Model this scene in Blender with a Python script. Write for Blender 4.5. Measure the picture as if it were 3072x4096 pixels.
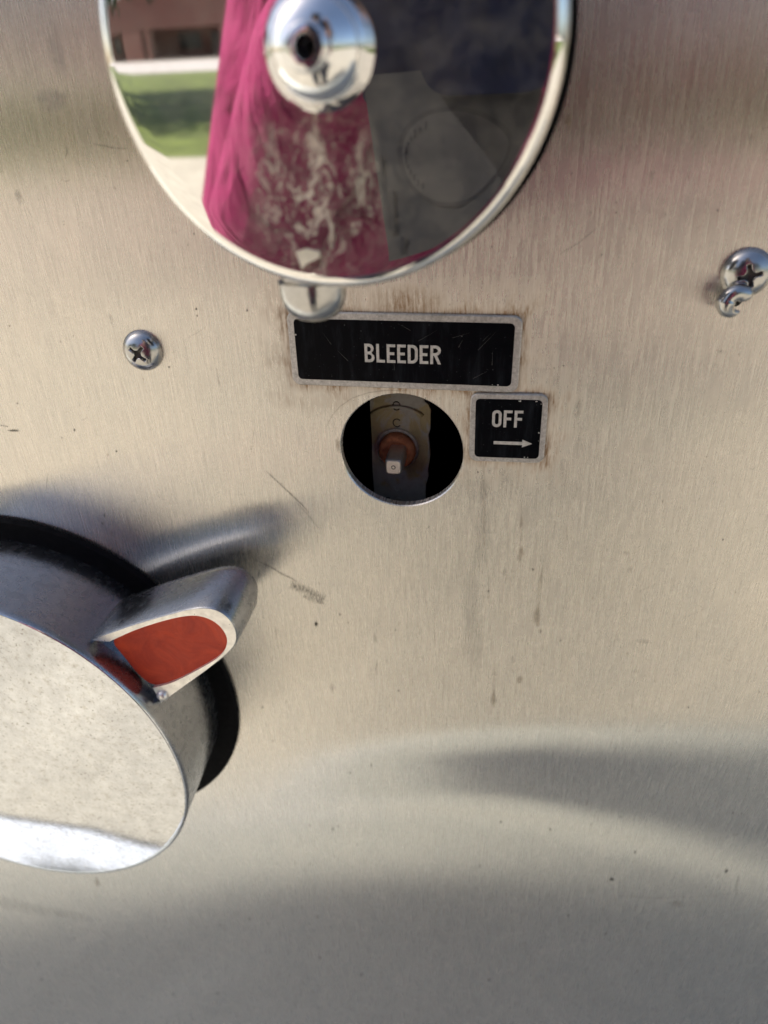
import bpy, bmesh, math, random
from mathutils import Vector, Matrix, Euler, noise as mnoise

for o in list(bpy.data.objects):
    bpy.data.objects.remove(o)
scene = bpy.context.scene
COL = scene.collection
random.seed(4)
Z0 = 1.1                      # height of the bleeder hole above the ground, metres

# ------------------------------------------------------------------ camera
CAM = Vector((0.03062, -0.19402, 0.09739 + Z0))
EUL = Euler((1.02727, 0.03466, 0.16639), 'XYZ')
PW, PH, FPX = 3072.0, 4096.0, 2840.0
cd = bpy.data.cameras.new('camera')
cd.sensor_fit = 'VERTICAL'
cd.sensor_height = 36.0
cd.sensor_width = 27.0
cd.lens = FPX / PH * 36.0
cd.clip_start = 0.005
cd.clip_end = 500.0
cam = bpy.data.objects.new('camera', cd)
cam.location = CAM
cam.rotation_euler = EUL
COL.objects.link(cam)
scene.camera = cam
cd.dof.use_dof = True
cd.dof.focus_distance = 0.212
cd.dof.aperture_fstop = 10.0

# ------------------------------------------------------------------ sky, sun, exposure
SUN = Vector((-0.66, 0.098, 0.74)).normalized()      # towards the sun: high, a little behind the panel
w = bpy.data.worlds.new('World')
scene.world = w
w.use_nodes = True
nt = w.node_tree
bg = nt.nodes['Background']
sky = nt.nodes.new('ShaderNodeTexSky')
sky.sky_type = 'NISHITA'
sky.sun_disc = False
sky.sun_elevation = math.asin(SUN.z)
sky.sun_rotation = math.atan2(SUN.x, SUN.y)
sky.air_density = 1.0
sky.dust_density = 3.0
sky.ozone_density = 0.9
nt.links.new(sky.outputs[0], bg.inputs[0])
bg.inputs[1].default_value = 0.12
sl = bpy.data.lights.new('sun', 'SUN')
sl.energy = 4.5
sl.angle = math.radians(0.5)
sl.color = (1.0, 0.95, 0.87)
so = bpy.data.objects.new('sun', sl)
so.rotation_euler = SUN.to_track_quat('Z', 'Y').to_euler()
so.location = (0, 0, 6)
COL.objects.link(so)
vs = scene.view_settings
vs.view_transform = 'Standard'
vs.look = 'None'
vs.gamma = 1.0
vs.exposure = 0.68
vs.use_curve_mapping = False

# ------------------------------------------------------------------ pixel helpers (photo pixel + known plane -> place)
ROT = EUL.to_matrix()
S59 = 3072.0 / 1659.0
def ray(px, py):
    return ROT @ Vector(((px - PW/2) / FPX, -(py - PH/2) / FPX, -1.0))
def at(px, py, y=0.0):                     # point on the plane at depth y
    d = ray(px, py)
    return CAM + d * ((y - CAM.y) / d.y)
def a59(px, py, y=0.0):                    # same, in the coordinates of the 1659 px wide view
    return at(px * S59, py * S59, y)

# ------------------------------------------------------------------ object helpers
def link(o, parent=None):
    COL.objects.link(o)
    if parent is not None:
        o.parent = parent
        o.matrix_parent_inverse = Matrix.Identity(4)
    return o
def tag(o, label=None, cat=None, group=None, kind=None):
    if label: o['label'] = label
    if cat: o['category'] = cat
    if group: o['group'] = group
    if kind: o['kind'] = kind
    return o
def empty(name, loc, label, cat, group=None):
    o = bpy.data.objects.new(name, None)
    o.empty_display_size = 0.01
    o.location = loc
    link(o)
    return tag(o, label, cat, group)
def make(name, verts, faces, mat, parent=None, smooth=False, origin=None, sharp=None):
    me = bpy.data.meshes.new(name)
    off = Vector((0, 0, 0))
    if parent is not None:
        off = parent.matrix_basis.translation.copy()
        p = parent.parent
        while p is not None:
            off += p.matrix_basis.translation; p = p.parent
    elif origin is not None:
        off = Vector(origin)
    me.from_pydata([tuple(Vector(v) - off) for v in verts], [], faces)
    me.validate()
    bm = bmesh.new(); bm.from_mesh(me)
    bmesh.ops.recalc_face_normals(bm, faces=bm.faces)
    bm.to_mesh(me); bm.free()
    if mat: me.materials.append(mat)
    if smooth:
        for p in me.polygons: p.use_smooth = True
        if sharp: me.set_sharp_from_angle(angle=math.radians(sharp))
    o = bpy.data.objects.new(name, me)
    if parent is None and origin is not None:
        o.location = origin
    return link(o, parent)
def lathe(prof, c, n=96, axis='y'):
    """profile of (radius, depth) turned about an axis through c; depth runs towards the viewer (-y) or, axis 'z', upwards"""
    v, f = [], []
    for r, h in prof:
        for k in range(n):
            a = 2*math.pi*k/n
            if axis == 'y': v.append((c[0]+r*math.cos(a), c[1]-h, c[2]+r*math.sin(a)))
            else: v.append((c[0]+r*math.cos(a), c[1]+r*math.sin(a), c[2]+h))
    for i in range(len(prof)-1):
        for k in range(n):
            f.append((i*n+k, i*n+(k+1) % n, (i+1)*n+(k+1) % n, (i+1)*n+k))
    if prof[0][0] > 1e-6: f.append(tuple(range(n)))
    if prof[-1][0] > 1e-6: f.append(tuple(range((len(prof)-1)*n, len(prof)*n)))
    return v, f
def box(x0, x1, y0, y1, z0, z1):
    v = [(x, y, z) for x in (x0, x1) for y in (y0, y1) for z in (z0, z1)]
    f = [(0,1,3,2),(4,6,7,5),(0,4,5,1),(2,3,7,6),(0,2,6,4),(1,5,7,3)]
    return v, f
def merge(*parts):
    V, F = [], []
    for v, f in parts:
        b = len(V); V += list(v); F += [tuple(i+b for i in q) for q in f]
    return V, F
def rrect(cx, cz, w, h, r, ang=0.0, n=6):
    pts = []
    for sx, sz, a0 in ((1,1,0),(-1,1,90),(-1,-1,180),(1,-1,270)):
        for k in range(n+1):
            a = math.radians(a0+90*k/n)
            pts.append((sx*(w/2-r)+r*math.cos(a), sz*(h/2-r)+r*math.sin(a)))
    c, s = math.cos(ang), math.sin(ang)
    return [(cx+x*c-z*s, cz+x*s+z*c) for x, z in pts]
def loft(rings, cap0=True, cap1=True):
    """rings: lists of 3-D points of one length"""
    n = len(rings[0]); V = [p for r in rings for p in r]; F = []
    for i in range(len(rings)-1):
        for k in range(n):
            F.append((i*n+k, i*n+(k+1) % n, (i+1)*n+(k+1) % n, (i+1)*n+k))
    if cap0: F.append(tuple(range(n)))
    if cap1: F.append(tuple(range((len(rings)-1)*n, len(rings)*n)))
    return V, F
def tube(path, radii, n=12):
    rings = []
    up = Vector((0.13, 0.9, 0.31)).normalized()
    for i, p in enumerate(path):
        t = (Vector(path[min(i+1, len(path)-1)]) - Vector(path[max(i-1, 0)])).normalized()
        u = t.cross(up).normalized(); v2 = t.cross(u)
        rings.append([tuple(Vector(p) + (u*math.cos(2*math.pi*k/n) + v2*math.sin(2*math.pi*k/n))*radii[i]) for k in range(n)])
    return loft(rings)

# ------------------------------------------------------------------ materials
class M:
    def __init__(s, name):
        s.m = bpy.data.materials.new(name); s.m.use_nodes = True
        s.t = s.m.node_tree; s.b = s.t.nodes['Principled BSDF']; s.out = s.t.nodes['Material Output']
    def n(s, typ, **kw):
        d = s.t.nodes.new(typ)
        for k, v in kw.items(): setattr(d, k, v)
        return d
    def l(s, a, b): s.t.links.new(a, b)
    def set(s, **kw):
        for k, v in kw.items():
            i = s.b.inputs[k.replace('_', ' ')]
            if hasattr(v, 'is_output'): s.l(v, i)
            else: i.default_value = (*v, 1) if isinstance(v, tuple) and len(v) == 3 else v
        return s
    def obj(s, scale=(1,1,1), loc=(0,0,0)):
        c = s.n('ShaderNodeTexCoord'); mp = s.n('ShaderNodeMapping')
        mp.inputs['Scale'].default_value = scale; mp.inputs['Location'].default_value = loc
        s.l(c.outputs['Object'], mp.inputs[0]); return mp.outputs[0]
    def noise(s, vec, scale=1.0, detail=3.0, rough=0.55, dist=0.0):
        d = s.n('ShaderNodeTexNoise'); d.inputs['Scale'].default_value = scale
        d.inputs['Detail'].default_value = detail; d.inputs['Roughness'].default_value = rough
        d.inputs['Distortion'].default_value = dist
        s.l(vec, d.inputs['Vector']); return d.outputs[0]
    def rng(s, v, a, b, c=0.0, d=1.0):
        r = s.n('ShaderNodeMapRange'); r.inputs[1].default_value = a; r.inputs[2].default_value = b
        r.inputs[3].default_value = c; r.inputs[4].default_value = d; s.l(v, r.inputs[0]); return r.outputs[0]
    def math(s, op, a, b=None, c=None):
        d = s.n('ShaderNodeMath', operation=op)
        for i, q in enumerate((a, b, c)):
            if q is None: continue
            if hasattr(q, 'is_output'): s.l(q, d.inputs[i])
            else: d.inputs[i].default_value = q
        return d.outputs[0]
    def mix(s, f, a, b):
        d = s.n('ShaderNodeMix', data_type='RGBA')
        for q, i in ((f, 0), (a, 6), (b, 7)):
            if hasattr(q, 'is_output'): s.l(q, d.inputs[i])
            else: d.inputs[i].default_value = q if i == 0 else (*q, 1)
        return d.outputs[2]
    def bump(s, h, strength=0.2, dist=0.001):
        d = s.n('ShaderNodeBump'); d.inputs['Strength'].default_value = strength
        d.inputs['Distance'].default_value = dist; s.l(h, d.inputs['Height']); return d.outputs[0]
    def tangent(s):
        t = s.n('ShaderNodeTangent', direction_type='UV_MAP'); t.uv_map = 'UVMap'; return t.outputs[0]

def plain(name, col, rough=0.5, metal=0.0, var=0.15, scale=60.0, bump=0.0, bscale=None, spec=0.5):
    m = M(name); v = m.obj()
    n = m.noise(v, scale, 5, 0.6)
    c = m.mix(m.rng(n, 0.3, 0.7), tuple(x*(1-var) for x in col), tuple(min(1, x*(1+var)) for x in col))
    m.set(Base_Color=c, Metallic=metal, Roughness=m.rng(m.noise(v, scale*2.3, 3), 0.3, 0.7, rough*0.8, min(1, rough*1.2)))
    m.b.inputs['Specular IOR Level'].default_value = spec
    if bump: m.set(Normal=m.bump(m.noise(v, bscale or scale*3, 4), bump, 0.0005))
    return m.m

MAT = {}
# --- brushed stainless sheet, grain running up and down
PB = dict(c=(0.00106, 0.03201+Z0), w=0.06591, h=0.02184, a=-0.00894)   # BLEEDER plate
PO = dict(c=(0.03178, 0.00956+Z0), w=0.02208, h=0.02182, a=0.00894)    # OFF plate
def steel():
    m = M('brushed_steel')
    co = m.n('ShaderNodeTexCoord').outputs['Object']
    fine = m.noise(m.obj((2600, 1, 80)), 1.0, 4, 0.72)
    mid = m.noise(m.obj((900, 1, 70)), 1.0, 4, 0.7)
    wide = m.noise(m.obj((90, 1, 30)), 1.0, 4, 0.6)
    blot = m.noise(m.obj((1, 1, 1)), 420.0, 5, 0.7)
    tone = m.mix(m.rng(wide, 0.3, 0.7), (0.685, 0.66, 0.62), (0.735, 0.697, 0.647))
    streak = m.math('ADD', m.math('MULTIPLY', m.rng(fine, 0.25, 0.75, -1, 1), 0.18), m.math('MULTIPLY', m.rng(mid, 0.3, 0.7, -1, 1), 0.05))
    streak = m.math('ADD', streak, m.math('MULTIPLY', m.rng(blot, 0.3, 0.7, -1, 1), 0.04))
    g = m.math('ADD', 1.0, streak)
    vm = m.n('ShaderNodeVectorMath', operation='SCALE'); m.l(tone, vm.inputs[0]); m.l(g, vm.inputs['Scale'])
    # grime that has collected round the two plates
    sep = m.n('ShaderNodeSeparateXYZ'); m.l(co, sep.inputs[0])
    def sdf(P):
        dx = m.math('SUBTRACT', m.math('ABSOLUTE', m.math('SUBTRACT', sep.outputs[0], P['c'][0])), P['w']/2)
        dz = m.math('SUBTRACT', m.math('ABSOLUTE', m.math('SUBTRACT', sep.outputs[2], P['c'][1])), P['h']/2)
        ax = m.math('MAXIMUM', dx, 0.0); az = m.math('MAXIMUM', dz, 0.0)
        return m.math('SQRT', m.math('ADD', m.math('MULTIPLY', ax, ax), m.math('MULTIPLY', az, az)))
    d = m.math('MINIMUM', sdf(PB), sdf(PO))
    near = m.rng(d, 0.0, 0.0035, 1.0, 0.0)
    far = m.rng(d, 0.0, 0.011, 1.0, 0.0)
    gn = m.noise(m.obj((900, 1, 160)), 1.0, 5, 0.75)
    patch = m.noise(m.obj((1, 1, 1), (3.1, 0, 0.7)), 95.0, 3, 0.5)
    rust = m.math('MULTIPLY', m.math('MULTIPLY', far, m.rng(gn, 0.42, 0.66)), m.rng(patch, 0.40, 0.58))
    rc = a59(880, 648)
    ex = m.math('DIVIDE', m.math('SUBTRACT', sep.outputs[0], rc.x), 0.0125); ez = m.math('DIVIDE', m.math('SUBTRACT', sep.outputs[2], rc.z), 0.0052)
    spot = m.rng(m.math('ADD', m.math('MULTIPLY', ex, ex), m.math('MULTIPLY', ez, ez)), 0.0, 1.0, 1.0, 0.0)
    rust = m.math('MAXIMUM', rust, m.math('MULTIPLY', spot, m.rng(gn, 0.36, 0.62)))
    edge = m.math('MULTIPLY', m.math('POWER', near, 1.6), m.rng(gn, 0.3, 0.6, 0.25, 0.85))
    dirt = m.math('MINIMUM', m.math('ADD', m.math('MULTIPLY', rust, 0.8), m.math('MULTIPLY', edge, 0.55)), 0.85)
    col = m.mix(dirt, vm.outputs[0], (0.30, 0.155, 0.05))
    # faint dust film everywhere
    film = m.rng(m.noise(m.obj((160, 1, 60), (0.4, 0, 0)), 1.0, 5, 0.7), 0.35, 0.8, 0.03, 0.14)
    m.set(Base_Color=col, Metallic=m.math('SUBTRACT', 1.0, m.math('ADD', m.math('MULTIPLY', film, 0.8), m.math('MULTIPLY', dirt, 0.6))),
          Roughness=m.math('ADD', m.rng(mid, 0.3, 0.7, 0.24, 0.30), m.math('MULTIPLY', dirt, 0.4)),
          Anisotropic=1.0, Anisotropic_Rotation=0.0, Tangent=m.tangent())
    m.set(Normal=m.bump(m.math('ADD', m.math('MULTIPLY', fine, 0.5), mid), 0.10, 0.0004))
    return m.m
MAT['steel'] = steel()

def mirror():
    m = M('polished_chrome_with_dried_mud')
    v = m.obj()
    sep = m.n('ShaderNodeSeparateXYZ'); m.l(v, sep.inputs[0])
    n1 = m.noise(m.obj((1.5, 1, 0.8)), 190.0, 7, 0.72, 1.2)
    n2 = m.noise(m.obj((1, 1, 1), (0.3, 0, 0)), 900.0, 4, 0.7)
    # mud sits on the lower middle of the face (object origin is the cap's centre)
    dx = m.math('DIVIDE', m.math('ADD', sep.outputs[0], 0.0025), 0.0125)
    dz = m.math('DIVIDE', m.math('ADD', sep.outputs[2], 0.0225), 0.0145)
    rr = m.math('SQRT', m.math('ADD', m.math('MULTIPLY', dx, dx), m.math('MULTIPLY', dz, dz)))
    reg = m.rng(rr, 0.45, 1.15, 1.0, 0.0)
    mud = m.math('MULTIPLY', reg, m.rng(m.math('ADD', n1, m.math('MULTIPLY', n2, 0.25)), 0.60, 0.74))
    haze = m.rng(m.noise(m.obj((1,1,1), (0.9, 0, 0.2)), 120.0, 6, 0.75), 0.40, 0.80, 0.0, 0.15)
    fine = m.math('MULTIPLY', m.rng(rr, 0.3, 1.7, 1.0, 0.0), m.rng(m.noise(m.obj((1, 1, 1), (0.1, 0, 0.4)), 330.0, 8, 0.8, 2.0), 0.50, 0.72, 0.0, 0.42))
    fac = m.math('MINIMUM', m.math('ADD', m.math('MAXIMUM', m.math('MULTIPLY', mud, 0.8), fine), haze), 1.0)
    m.set(Base_Color=(0.86, 0.85, 0.85), Metallic=1.0, Roughness=0.025)
    d = m.n('ShaderNodeBsdfDiffuse'); d.inputs['Color'].default_value = (0.84, 0.76, 0.60, 1)
    mx = m.n('ShaderNodeMixShader'); m.l(fac, mx.inputs[0]); m.l(m.b.outputs[0], mx.inputs[1]); m.l(d.outputs[0], mx.inputs[2])
    m.l(mx.outputs[0], m.out.inputs[0])
    return m.m
MAT['mirror'] = mirror()
def chrome(name, col, rough, film=0.0, scratch=0.0, bump=0.05):
    m = M(name); v = m.obj()
    n = m.noise(v, 260, 6, 0.7); n2 = m.noise(m.obj((1, 1, 1), (0.7, 0.2, 0)), 1100, 4, 0.7)
    c = m.mix(m.rng(n, 0.35, 0.75), col, tuple(x*0.82 for x in col))
    m.set(Base_Color=c, Metallic=m.rng(n2, 0.4, 0.8, 1.0, 1.0-film), Roughness=m.rng(n, 0.3, 0.7, rough*0.7, rough*1.35))
    m.set(Normal=m.bump(m.math('ADD', m.math('MULTIPLY', n, 0.6), n2), bump, 0.0004))
    return m.m
MAT['chrome'] = chrome('chrome_plating', (0.80, 0.80, 0.81), 0.05, 0.05, bump=0.02)
MAT['screw'] = chrome('stainless_screw', (0.48, 0.475, 0.47), 0.20, 0.15, bump=0.06)
MAT['satin'] = chrome('satin_cast_chrome', (0.40, 0.42, 0.45), 0.25, 0.08, bump=0.05)
def face_mat():
    m = M('scuffed_pale_metal'); v = m.obj()
    a = m.noise(v, 130, 7, 0.72); b = m.noise(m.obj((1,1,1), (0.2,0,0.5)), 480, 6, 0.7); s = m.noise(m.obj((1,1,1), (0.6,0,0.1)), 950, 3, 0.6)
    c = m.mix(m.rng(a, 0.35, 0.7), (0.75, 0.785, 0.835), (0.60, 0.625, 0.655))
    c = m.mix(m.rng(b, 0.52, 0.70, 0, 0.7), c, (0.42, 0.40, 0.36))
    c = m.mix(m.rng(s, 0.61, 0.68, 0, 0.8), c, (0.22, 0.20, 0.17))
    m.set(Base_Color=c, Metallic=m.rng(a, 0.3, 0.7, 0.92, 0.80), Roughness=m.rng(b, 0.3, 0.7, 0.015, 0.05))
    m.set(Normal=m.bump(m.math('ADD', a, m.math('MULTIPLY', b, 0.5)), 0.008, 0.0006))
    return m.m
MAT['face'] = face_mat()
MAT['alu_edge'] = plain('bare_cast_aluminium', (0.84, 0.82, 0.78), 0.34, 0.7, 0.18, 300, 0.1)
def redm():
    m = M('red_enamel'); v = m.obj(); a = m.noise(v, 90, 6, 0.7, 0.8); b = m.noise(m.obj((1,1,1), (0.4,0,0.1)), 420, 5, 0.7)
    c = m.mix(m.rng(a, 0.35, 0.7), (0.60, 0.066, 0.022), (0.36, 0.028, 0.014))
    c = m.mix(m.rng(b, 0.66, 0.74, 0, 0.8), c, (0.03, 0.012, 0.01))
    m.set(Base_Color=c, Roughness=m.rng(b, 0.3, 0.7, 0.38, 0.6), Normal=m.bump(m.math('ADD', a, m.math('MULTIPLY', b, 0.3)), 0.25, 0.001)); m.b.inputs['Specular IOR Level'].default_value = 0.25
    return m.m
MAT['red'] = redm()
MAT['rubber'] = plain('black_rubber', (0.004, 0.004, 0.0045), 0.7, 0.0, 0.3, 200, 0.05, spec=0.08)
def plate_black():
    m = M('black_enamel_plate'); v = m.obj()
    n = m.noise(v, 260, 6, 0.72); sp = m.noise(m.obj((1,1,1), (0.5,0,0.3)), 1700, 2, 0.5); smear = m.noise(m.obj((260, 1, 45)), 1.0, 5, 0.7)
    c = m.mix(m.rng(smear, 0.5, 0.8, 0, 0.5), (0.002, 0.0025, 0.004), (0.030, 0.034, 0.042))
    c = m.mix(m.rng(sp, 0.72, 0.78, 0, 0.5), c, (0.22, 0.22, 0.22))
    m.set(Base_Color=c, Roughness=m.rng(n, 0.3, 0.7, 0.28, 0.45)); m.b.inputs['Specular IOR Level'].default_value = 0.07
    return m.m
MAT['plate_black'] = plate_black()
def alu():
    m = M('etched_aluminium'); v = m.obj()
    n = m.noise(v, 900, 5, 0.75); n2 = m.noise(m.obj((1,1,1), (0.2,0,0.6)), 240, 5, 0.7)
    c = m.mix(m.rng(n, 0.35, 0.72), (0.66, 0.64, 0.61), (0.36, 0.345, 0.325))
    c = m.mix(m.rng(n2, 0.55, 0.75, 0, 0.65), c, (0.22, 0.195, 0.165))
    m.set(Base_Color=c, Metallic=0.55, Roughness=0.45, Normal=m.bump(n, 0.15, 0.0003)); return m.m
MAT['alu'] = alu()
MAT['letter'] = plain('etched_lettering', (0.56, 0.54, 0.51), 0.5, 0.35, 0.22, 900)
def bracket():
    m = M('flaking_grey_paint_on_brass'); v = m.obj()
    a = m.noise(m.obj((1,1,1), (0.31,0,0.12)), 75, 5, 0.6, 0.8); b = m.noise(v, 420, 6, 0.75)
    c = m.mix(m.rng(a, 0.50, 0.56), (0.34, 0.34, 0.315), (0.34, 0.29, 0.16))
    c = m.mix(m.rng(b, 0.5, 0.8, 0, 0.7), c, (0.16, 0.14, 0.10))
    m.set(Base_Color=c, Metallic=m.rng(a, 0.55, 0.60, 0.0, 0.2), Roughness=0.5, Normal=m.bump(m.math('ADD', m.rng(a, 0.55, 0.60, 0.4, 0), b), 0.35, 0.0005)); return m.m
MAT['bracket'] = bracket()
def rust():
    m = M('rust'); v = m.obj(); a = m.noise(v, 320, 6, 0.75); b = m.noise(m.obj((1,1,1), (0.3,0,0)), 1200, 4, 0.7)
    c = m.mix(m.rng(a, 0.35, 0.65), (0.30, 0.10, 0.045), (0.58, 0.22, 0.10))
    m.set(Base_Color=c, Roughness=0.8, Normal=m.bump(m.math('ADD', a, b), 0.7, 0.0008)); return m.m
MAT['rust'] = rust()
MAT['shaft'] = chrome('pitted_steel', (0.66, 0.60, 0.57), 0.4, 0.5, bump=0.3)
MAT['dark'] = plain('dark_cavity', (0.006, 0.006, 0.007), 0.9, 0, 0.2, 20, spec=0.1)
MAT['recess_and_scratch'] = plain('recess_shade_and_scratches', (0.09, 0.085, 0.08), 0.45, 0.4, 0.3, 900)  # dark grey puts shade into the screw recess; also colours enamel scratches
MAT['ink'] = plain('stamped_line', (0.012, 0.012, 0.012), 0.7)
def decal(name, col, scale, lo, hi, strength=1.0, stretch=(1,1,1), rough=0.7):
    m = M(name); at_ = m.n('ShaderNodeAttribute'); at_.attribute_name = 'fade'
    n = m.noise(m.obj(stretch), scale, 5, 0.7)
    f = m.math('MULTIPLY', m.math('MULTIPLY', at_.outputs['Fac'], m.rng(n, lo, hi)), strength)
    m.set(Base_Color=col, Roughness=rough); m.b.inputs['Specular IOR Level'].default_value = 0.2
    t = m.n('ShaderNodeBsdfTransparent'); mx = m.n('ShaderNodeMixShader')
    m.l(f, mx.inputs[0]); m.l(t.outputs[0], mx.inputs[1]); m.l(m.b.outputs[0], mx.inputs[2]); m.l(mx.outputs[0], m.out.inputs[0])
    return m.m
MAT['stain'] = decal('brown_drip_stain', (0.27, 0.18, 0.09), 900, 0.2, 0.75, 0.5)
MAT['faint'] = decal('faint_water_mark', (0.24, 0.21, 0.17), 500, 0.25, 0.75, 0.30)
MAT['dim'] = decal('dull_film', (0.20, 0.19, 0.175), 150, 0.1, 0.7, 0.13)
MAT['scratch'] = decal('dark_scratch', (0.035, 0.03, 0.028), 1600, 0.2, 0.55, 0.85)
MAT['scuff'] = decal('black_scuff', (0.02, 0.018, 0.018), 1.0, 0.45, 0.62, 0.9, (3000, 1, 700))
MAT['paler'] = decal('dried_water_spot', (0.5, 0.46, 0.40), 400, 0.2, 0.7, 0.45)
MAT['mud'] = plain('dried_mud_flake', (0.88, 0.80, 0.62), 0.9, 0, 0.12, 500, 0.3)
# --- what the polished cap mirrors
MAT['concrete'] = plain('sunlit_concrete', (0.47, 0.425, 0.335), 0.85, 0, 0.14, 3.0, 0.3, 90)
MAT['grass'] = plain('mown_grass', (0.105, 0.135, 0.022), 0.9, 0, 0.55, 1.4)
MAT['road'] = plain('pale_road', (0.50, 0.46, 0.42), 0.85, 0, 0.1, 1.5)
MAT['leaf'] = plain('dark_leaves', (0.028, 0.05, 0.018), 0.6, 0, 0.5, 3.0)
def brickm():
    m = M('red_brick'); b = m.n('ShaderNodeTexBrick'); sw = m.n('ShaderNodeSeparateXYZ'); cb = m.n('ShaderNodeCombineXYZ'); m.l(m.obj((1,1,1)), sw.inputs[0]); m.l(sw.outputs[0], cb.inputs[0]); m.l(sw.outputs[2], cb.inputs[1]); m.l(cb.outputs[0], b.inputs[0])
    b.inputs['Scale'].default_value = 2.0
    b.inputs['Color1'].default_value = (0.17, 0.055, 0.038, 1); b.inputs['Color2'].default_value = (0.12, 0.04, 0.03, 1); b.inputs['Mortar'].default_value = (0.2, 0.16, 0.14, 1)
    m.set(Base_Color=b.outputs[0], Roughness=0.9); return m.m
MAT['brick'] = brickm()
MAT['glass'] = plain('dark_window_glass', (0.02, 0.022, 0.025), 0.1)
MAT['diamond'] = plain('dull_tread_plate', (0.48, 0.485, 0.43), 0.5, 0.35, 0.2, 30, 0.1)
MAT['board_lip'] = plain('bright_aluminium_lip', (0.80, 0.82, 0.84), 0.4, 0.3, 0.05, 30)
MAT['skin'] = plain('skin', (0.50, 0.30, 0.21), 0.55, 0, 0.08, 30)
def cloth():
    m = M('magenta_cotton'); v = m.obj((1, 1, 0.45)); w1 = m.noise(v, 16, 3, 0.5, 0.6); w2 = m.noise(v, 420, 3)
    c = m.mix(m.rng(m.noise(v, 60, 4), 0.3, 0.7), (0.24, 0.026, 0.09), (0.31, 0.042, 0.125))
    m.set(Base_Color=c, Roughness=0.9, Normal=m.bump(m.math('ADD', w1, m.math('MULTIPLY', w2, 0.03)), 0.9, 0.05)); m.b.inputs['Specular IOR Level'].default_value = 0.15
    return m.m
MAT['shirt'] = cloth()
MAT['jeans'] = plain('dark_denim', (0.03, 0.035, 0.06), 0.9, 0, 0.2, 200)
MAT['hair'] = plain('brown_hair', (0.03, 0.02, 0.013), 0.6)
MAT['phone'] = plain('navy_phone_case', (0.010, 0.014, 0.038), 0.35, 0, 0.3, 90)
MAT['card'] = plain('grey_card', (0.07, 0.07, 0.075), 0.7, 0, 0.12, 60)
MAT['card2'] = plain('pale_grey_print', (0.088, 0.086, 0.089), 0.7, 0, 0.12, 80)
MAT['card_ink'] = plain('dark_print', (0.05, 0.05, 0.056), 0.7)
MAT['shoe'] = plain('dark_shoe_leather', (0.02, 0.018, 0.016), 0.5)

# ================================================================== SETTING (seen in the polished metal)
TS = math.tan(math.radians(3.0))            # the lot rises gently away from the panel
def gz(y): return -y*TS
def sheet(name, x0, x1, y0, y1, lift, mat):
    v = [(x, y, gz(y)+lift) for x, y in ((x0, y0), (x1, y0), (x1, y1), (x0, y1))]
    return tag(make(name, v, [(0,1,2,3)], mat), kind='structure')
sheet('ground', -260, 260, -260, 60, 0, MAT['concrete'])
sheet('lawn', -120, 120, -36.0, -8.6, 0.004, MAT['grass'])
sheet('road', -150, 150, -61, -36.4, 0.006, MAT['road'])

def building():
    y = -63.0
    g = gz(y)
    r = empty('brick_building', (-28, y, g), 'long red brick building with an arcade, mirrored in the polished cap', 'building')
    for a, b in ((-44, -41.5), (-33.6, -31.3), (-30.9, -30.5), (-24.0, -21.4), (-14, -11.6), (-4, -1.6), (6, 8.4), (16, 18.4)):
        v, f = box(a, b, y-0.8, y, g-0.4, g+2.3); make('pier', v, f, MAT['brick'], r)
    v, f = box(-46, 20, y-0.82, y+0.03, g+2.3, g+4.7); make('upper_wall', v, f, MAT['brick'], r)
    v, f = box(-46, 20, y-4.3, y-4.0, g-0.4, g+4.7); make('back_wall', v, f, MAT['brick'], r)
    v, f = box(-46.4, 20.4, y-4.6, y+0.35, g+4.7, g+4.92); make('roof', v, f, MAT['road'], r)
    for a in (-38, -28.5, -18, -7, 3, 13):
        v, f = box(a-1.1, a+1.1, y-4.0, y-3.93, g+0.9, g+2.2); make('window', v, f, MAT['glass'], r)
    v, f = box(-26.4, -24.4, y-4.0, y-3.94, g, g+2.2); make('door', v, f, MAT['glass'], r)
building()

def tree(x, y, h, cr, label, seed):
    """a small shade tree beside the lawn"""
    g = gz(y); rnd = random.Random(seed)
    t = empty('shade_tree', (x, y, g), label, 'tree', 'trees beside the lawn')
    parts = [tube([(x, y, g-0.1), (x+0.05, y, g+h*0.3), (x-0.05, y+0.05, g+h*0.6), (x, y, g+h*0.85)], [0.2, 0.16, 0.1, 0.04], 9)]
    tips = []
    for k in range(9):
        a = k*2.4; z0 = g+h*(0.35+0.05*k); L = cr*(0.6+0.35*rnd.random())
        e = (x+L*math.cos(a), y+L*math.sin(a), z0+L*0.55); tips.append(e)
        parts.append(tube([(x, y, z0), ((x+e[0])/2, (y+e[1])/2, z0+L*0.36), e], [0.07, 0.05, 0.02], 6))
    v, f = merge(*parts); make('trunk', v, f, MAT['hair'], t)
    V, F = [], []
    tips += [(x, y, g+h*0.9), (x, y, g+h*0.7)]
    for k in range(2600):
        c = tips[k % len(tips)]
        d = Vector((rnd.gauss(0, 1), rnd.gauss(0, 1), rnd.gauss(0, 0.75)))*cr*0.24
        s = 0.09+0.10*rnd.random(); e = Euler((rnd.random()*6, rnd.random()*6, rnd.random()*6)).to_matrix(); b = len(V)
        for q in ((-s, -s*0.6, 0), (s, -s*0.6, 0), (s, s*0.6, 0), (-s, s*0.6, 0)): V.append(tuple(e @ Vector(q) + Vector(c) + d))
        F.append((b, b+1, b+2, b+3))
    make('crown', V, F, MAT['leaf'], t)
tree(-10.4, -13.5, 5.4, 2.8, 'smaller leafy shade tree beside the lawn, casting shade on the grass', 3)
tree(-13.0, -18.5, 6.2, 3.1, 'taller leafy shade tree beside the lawn, casting shade on the grass', 8)

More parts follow.
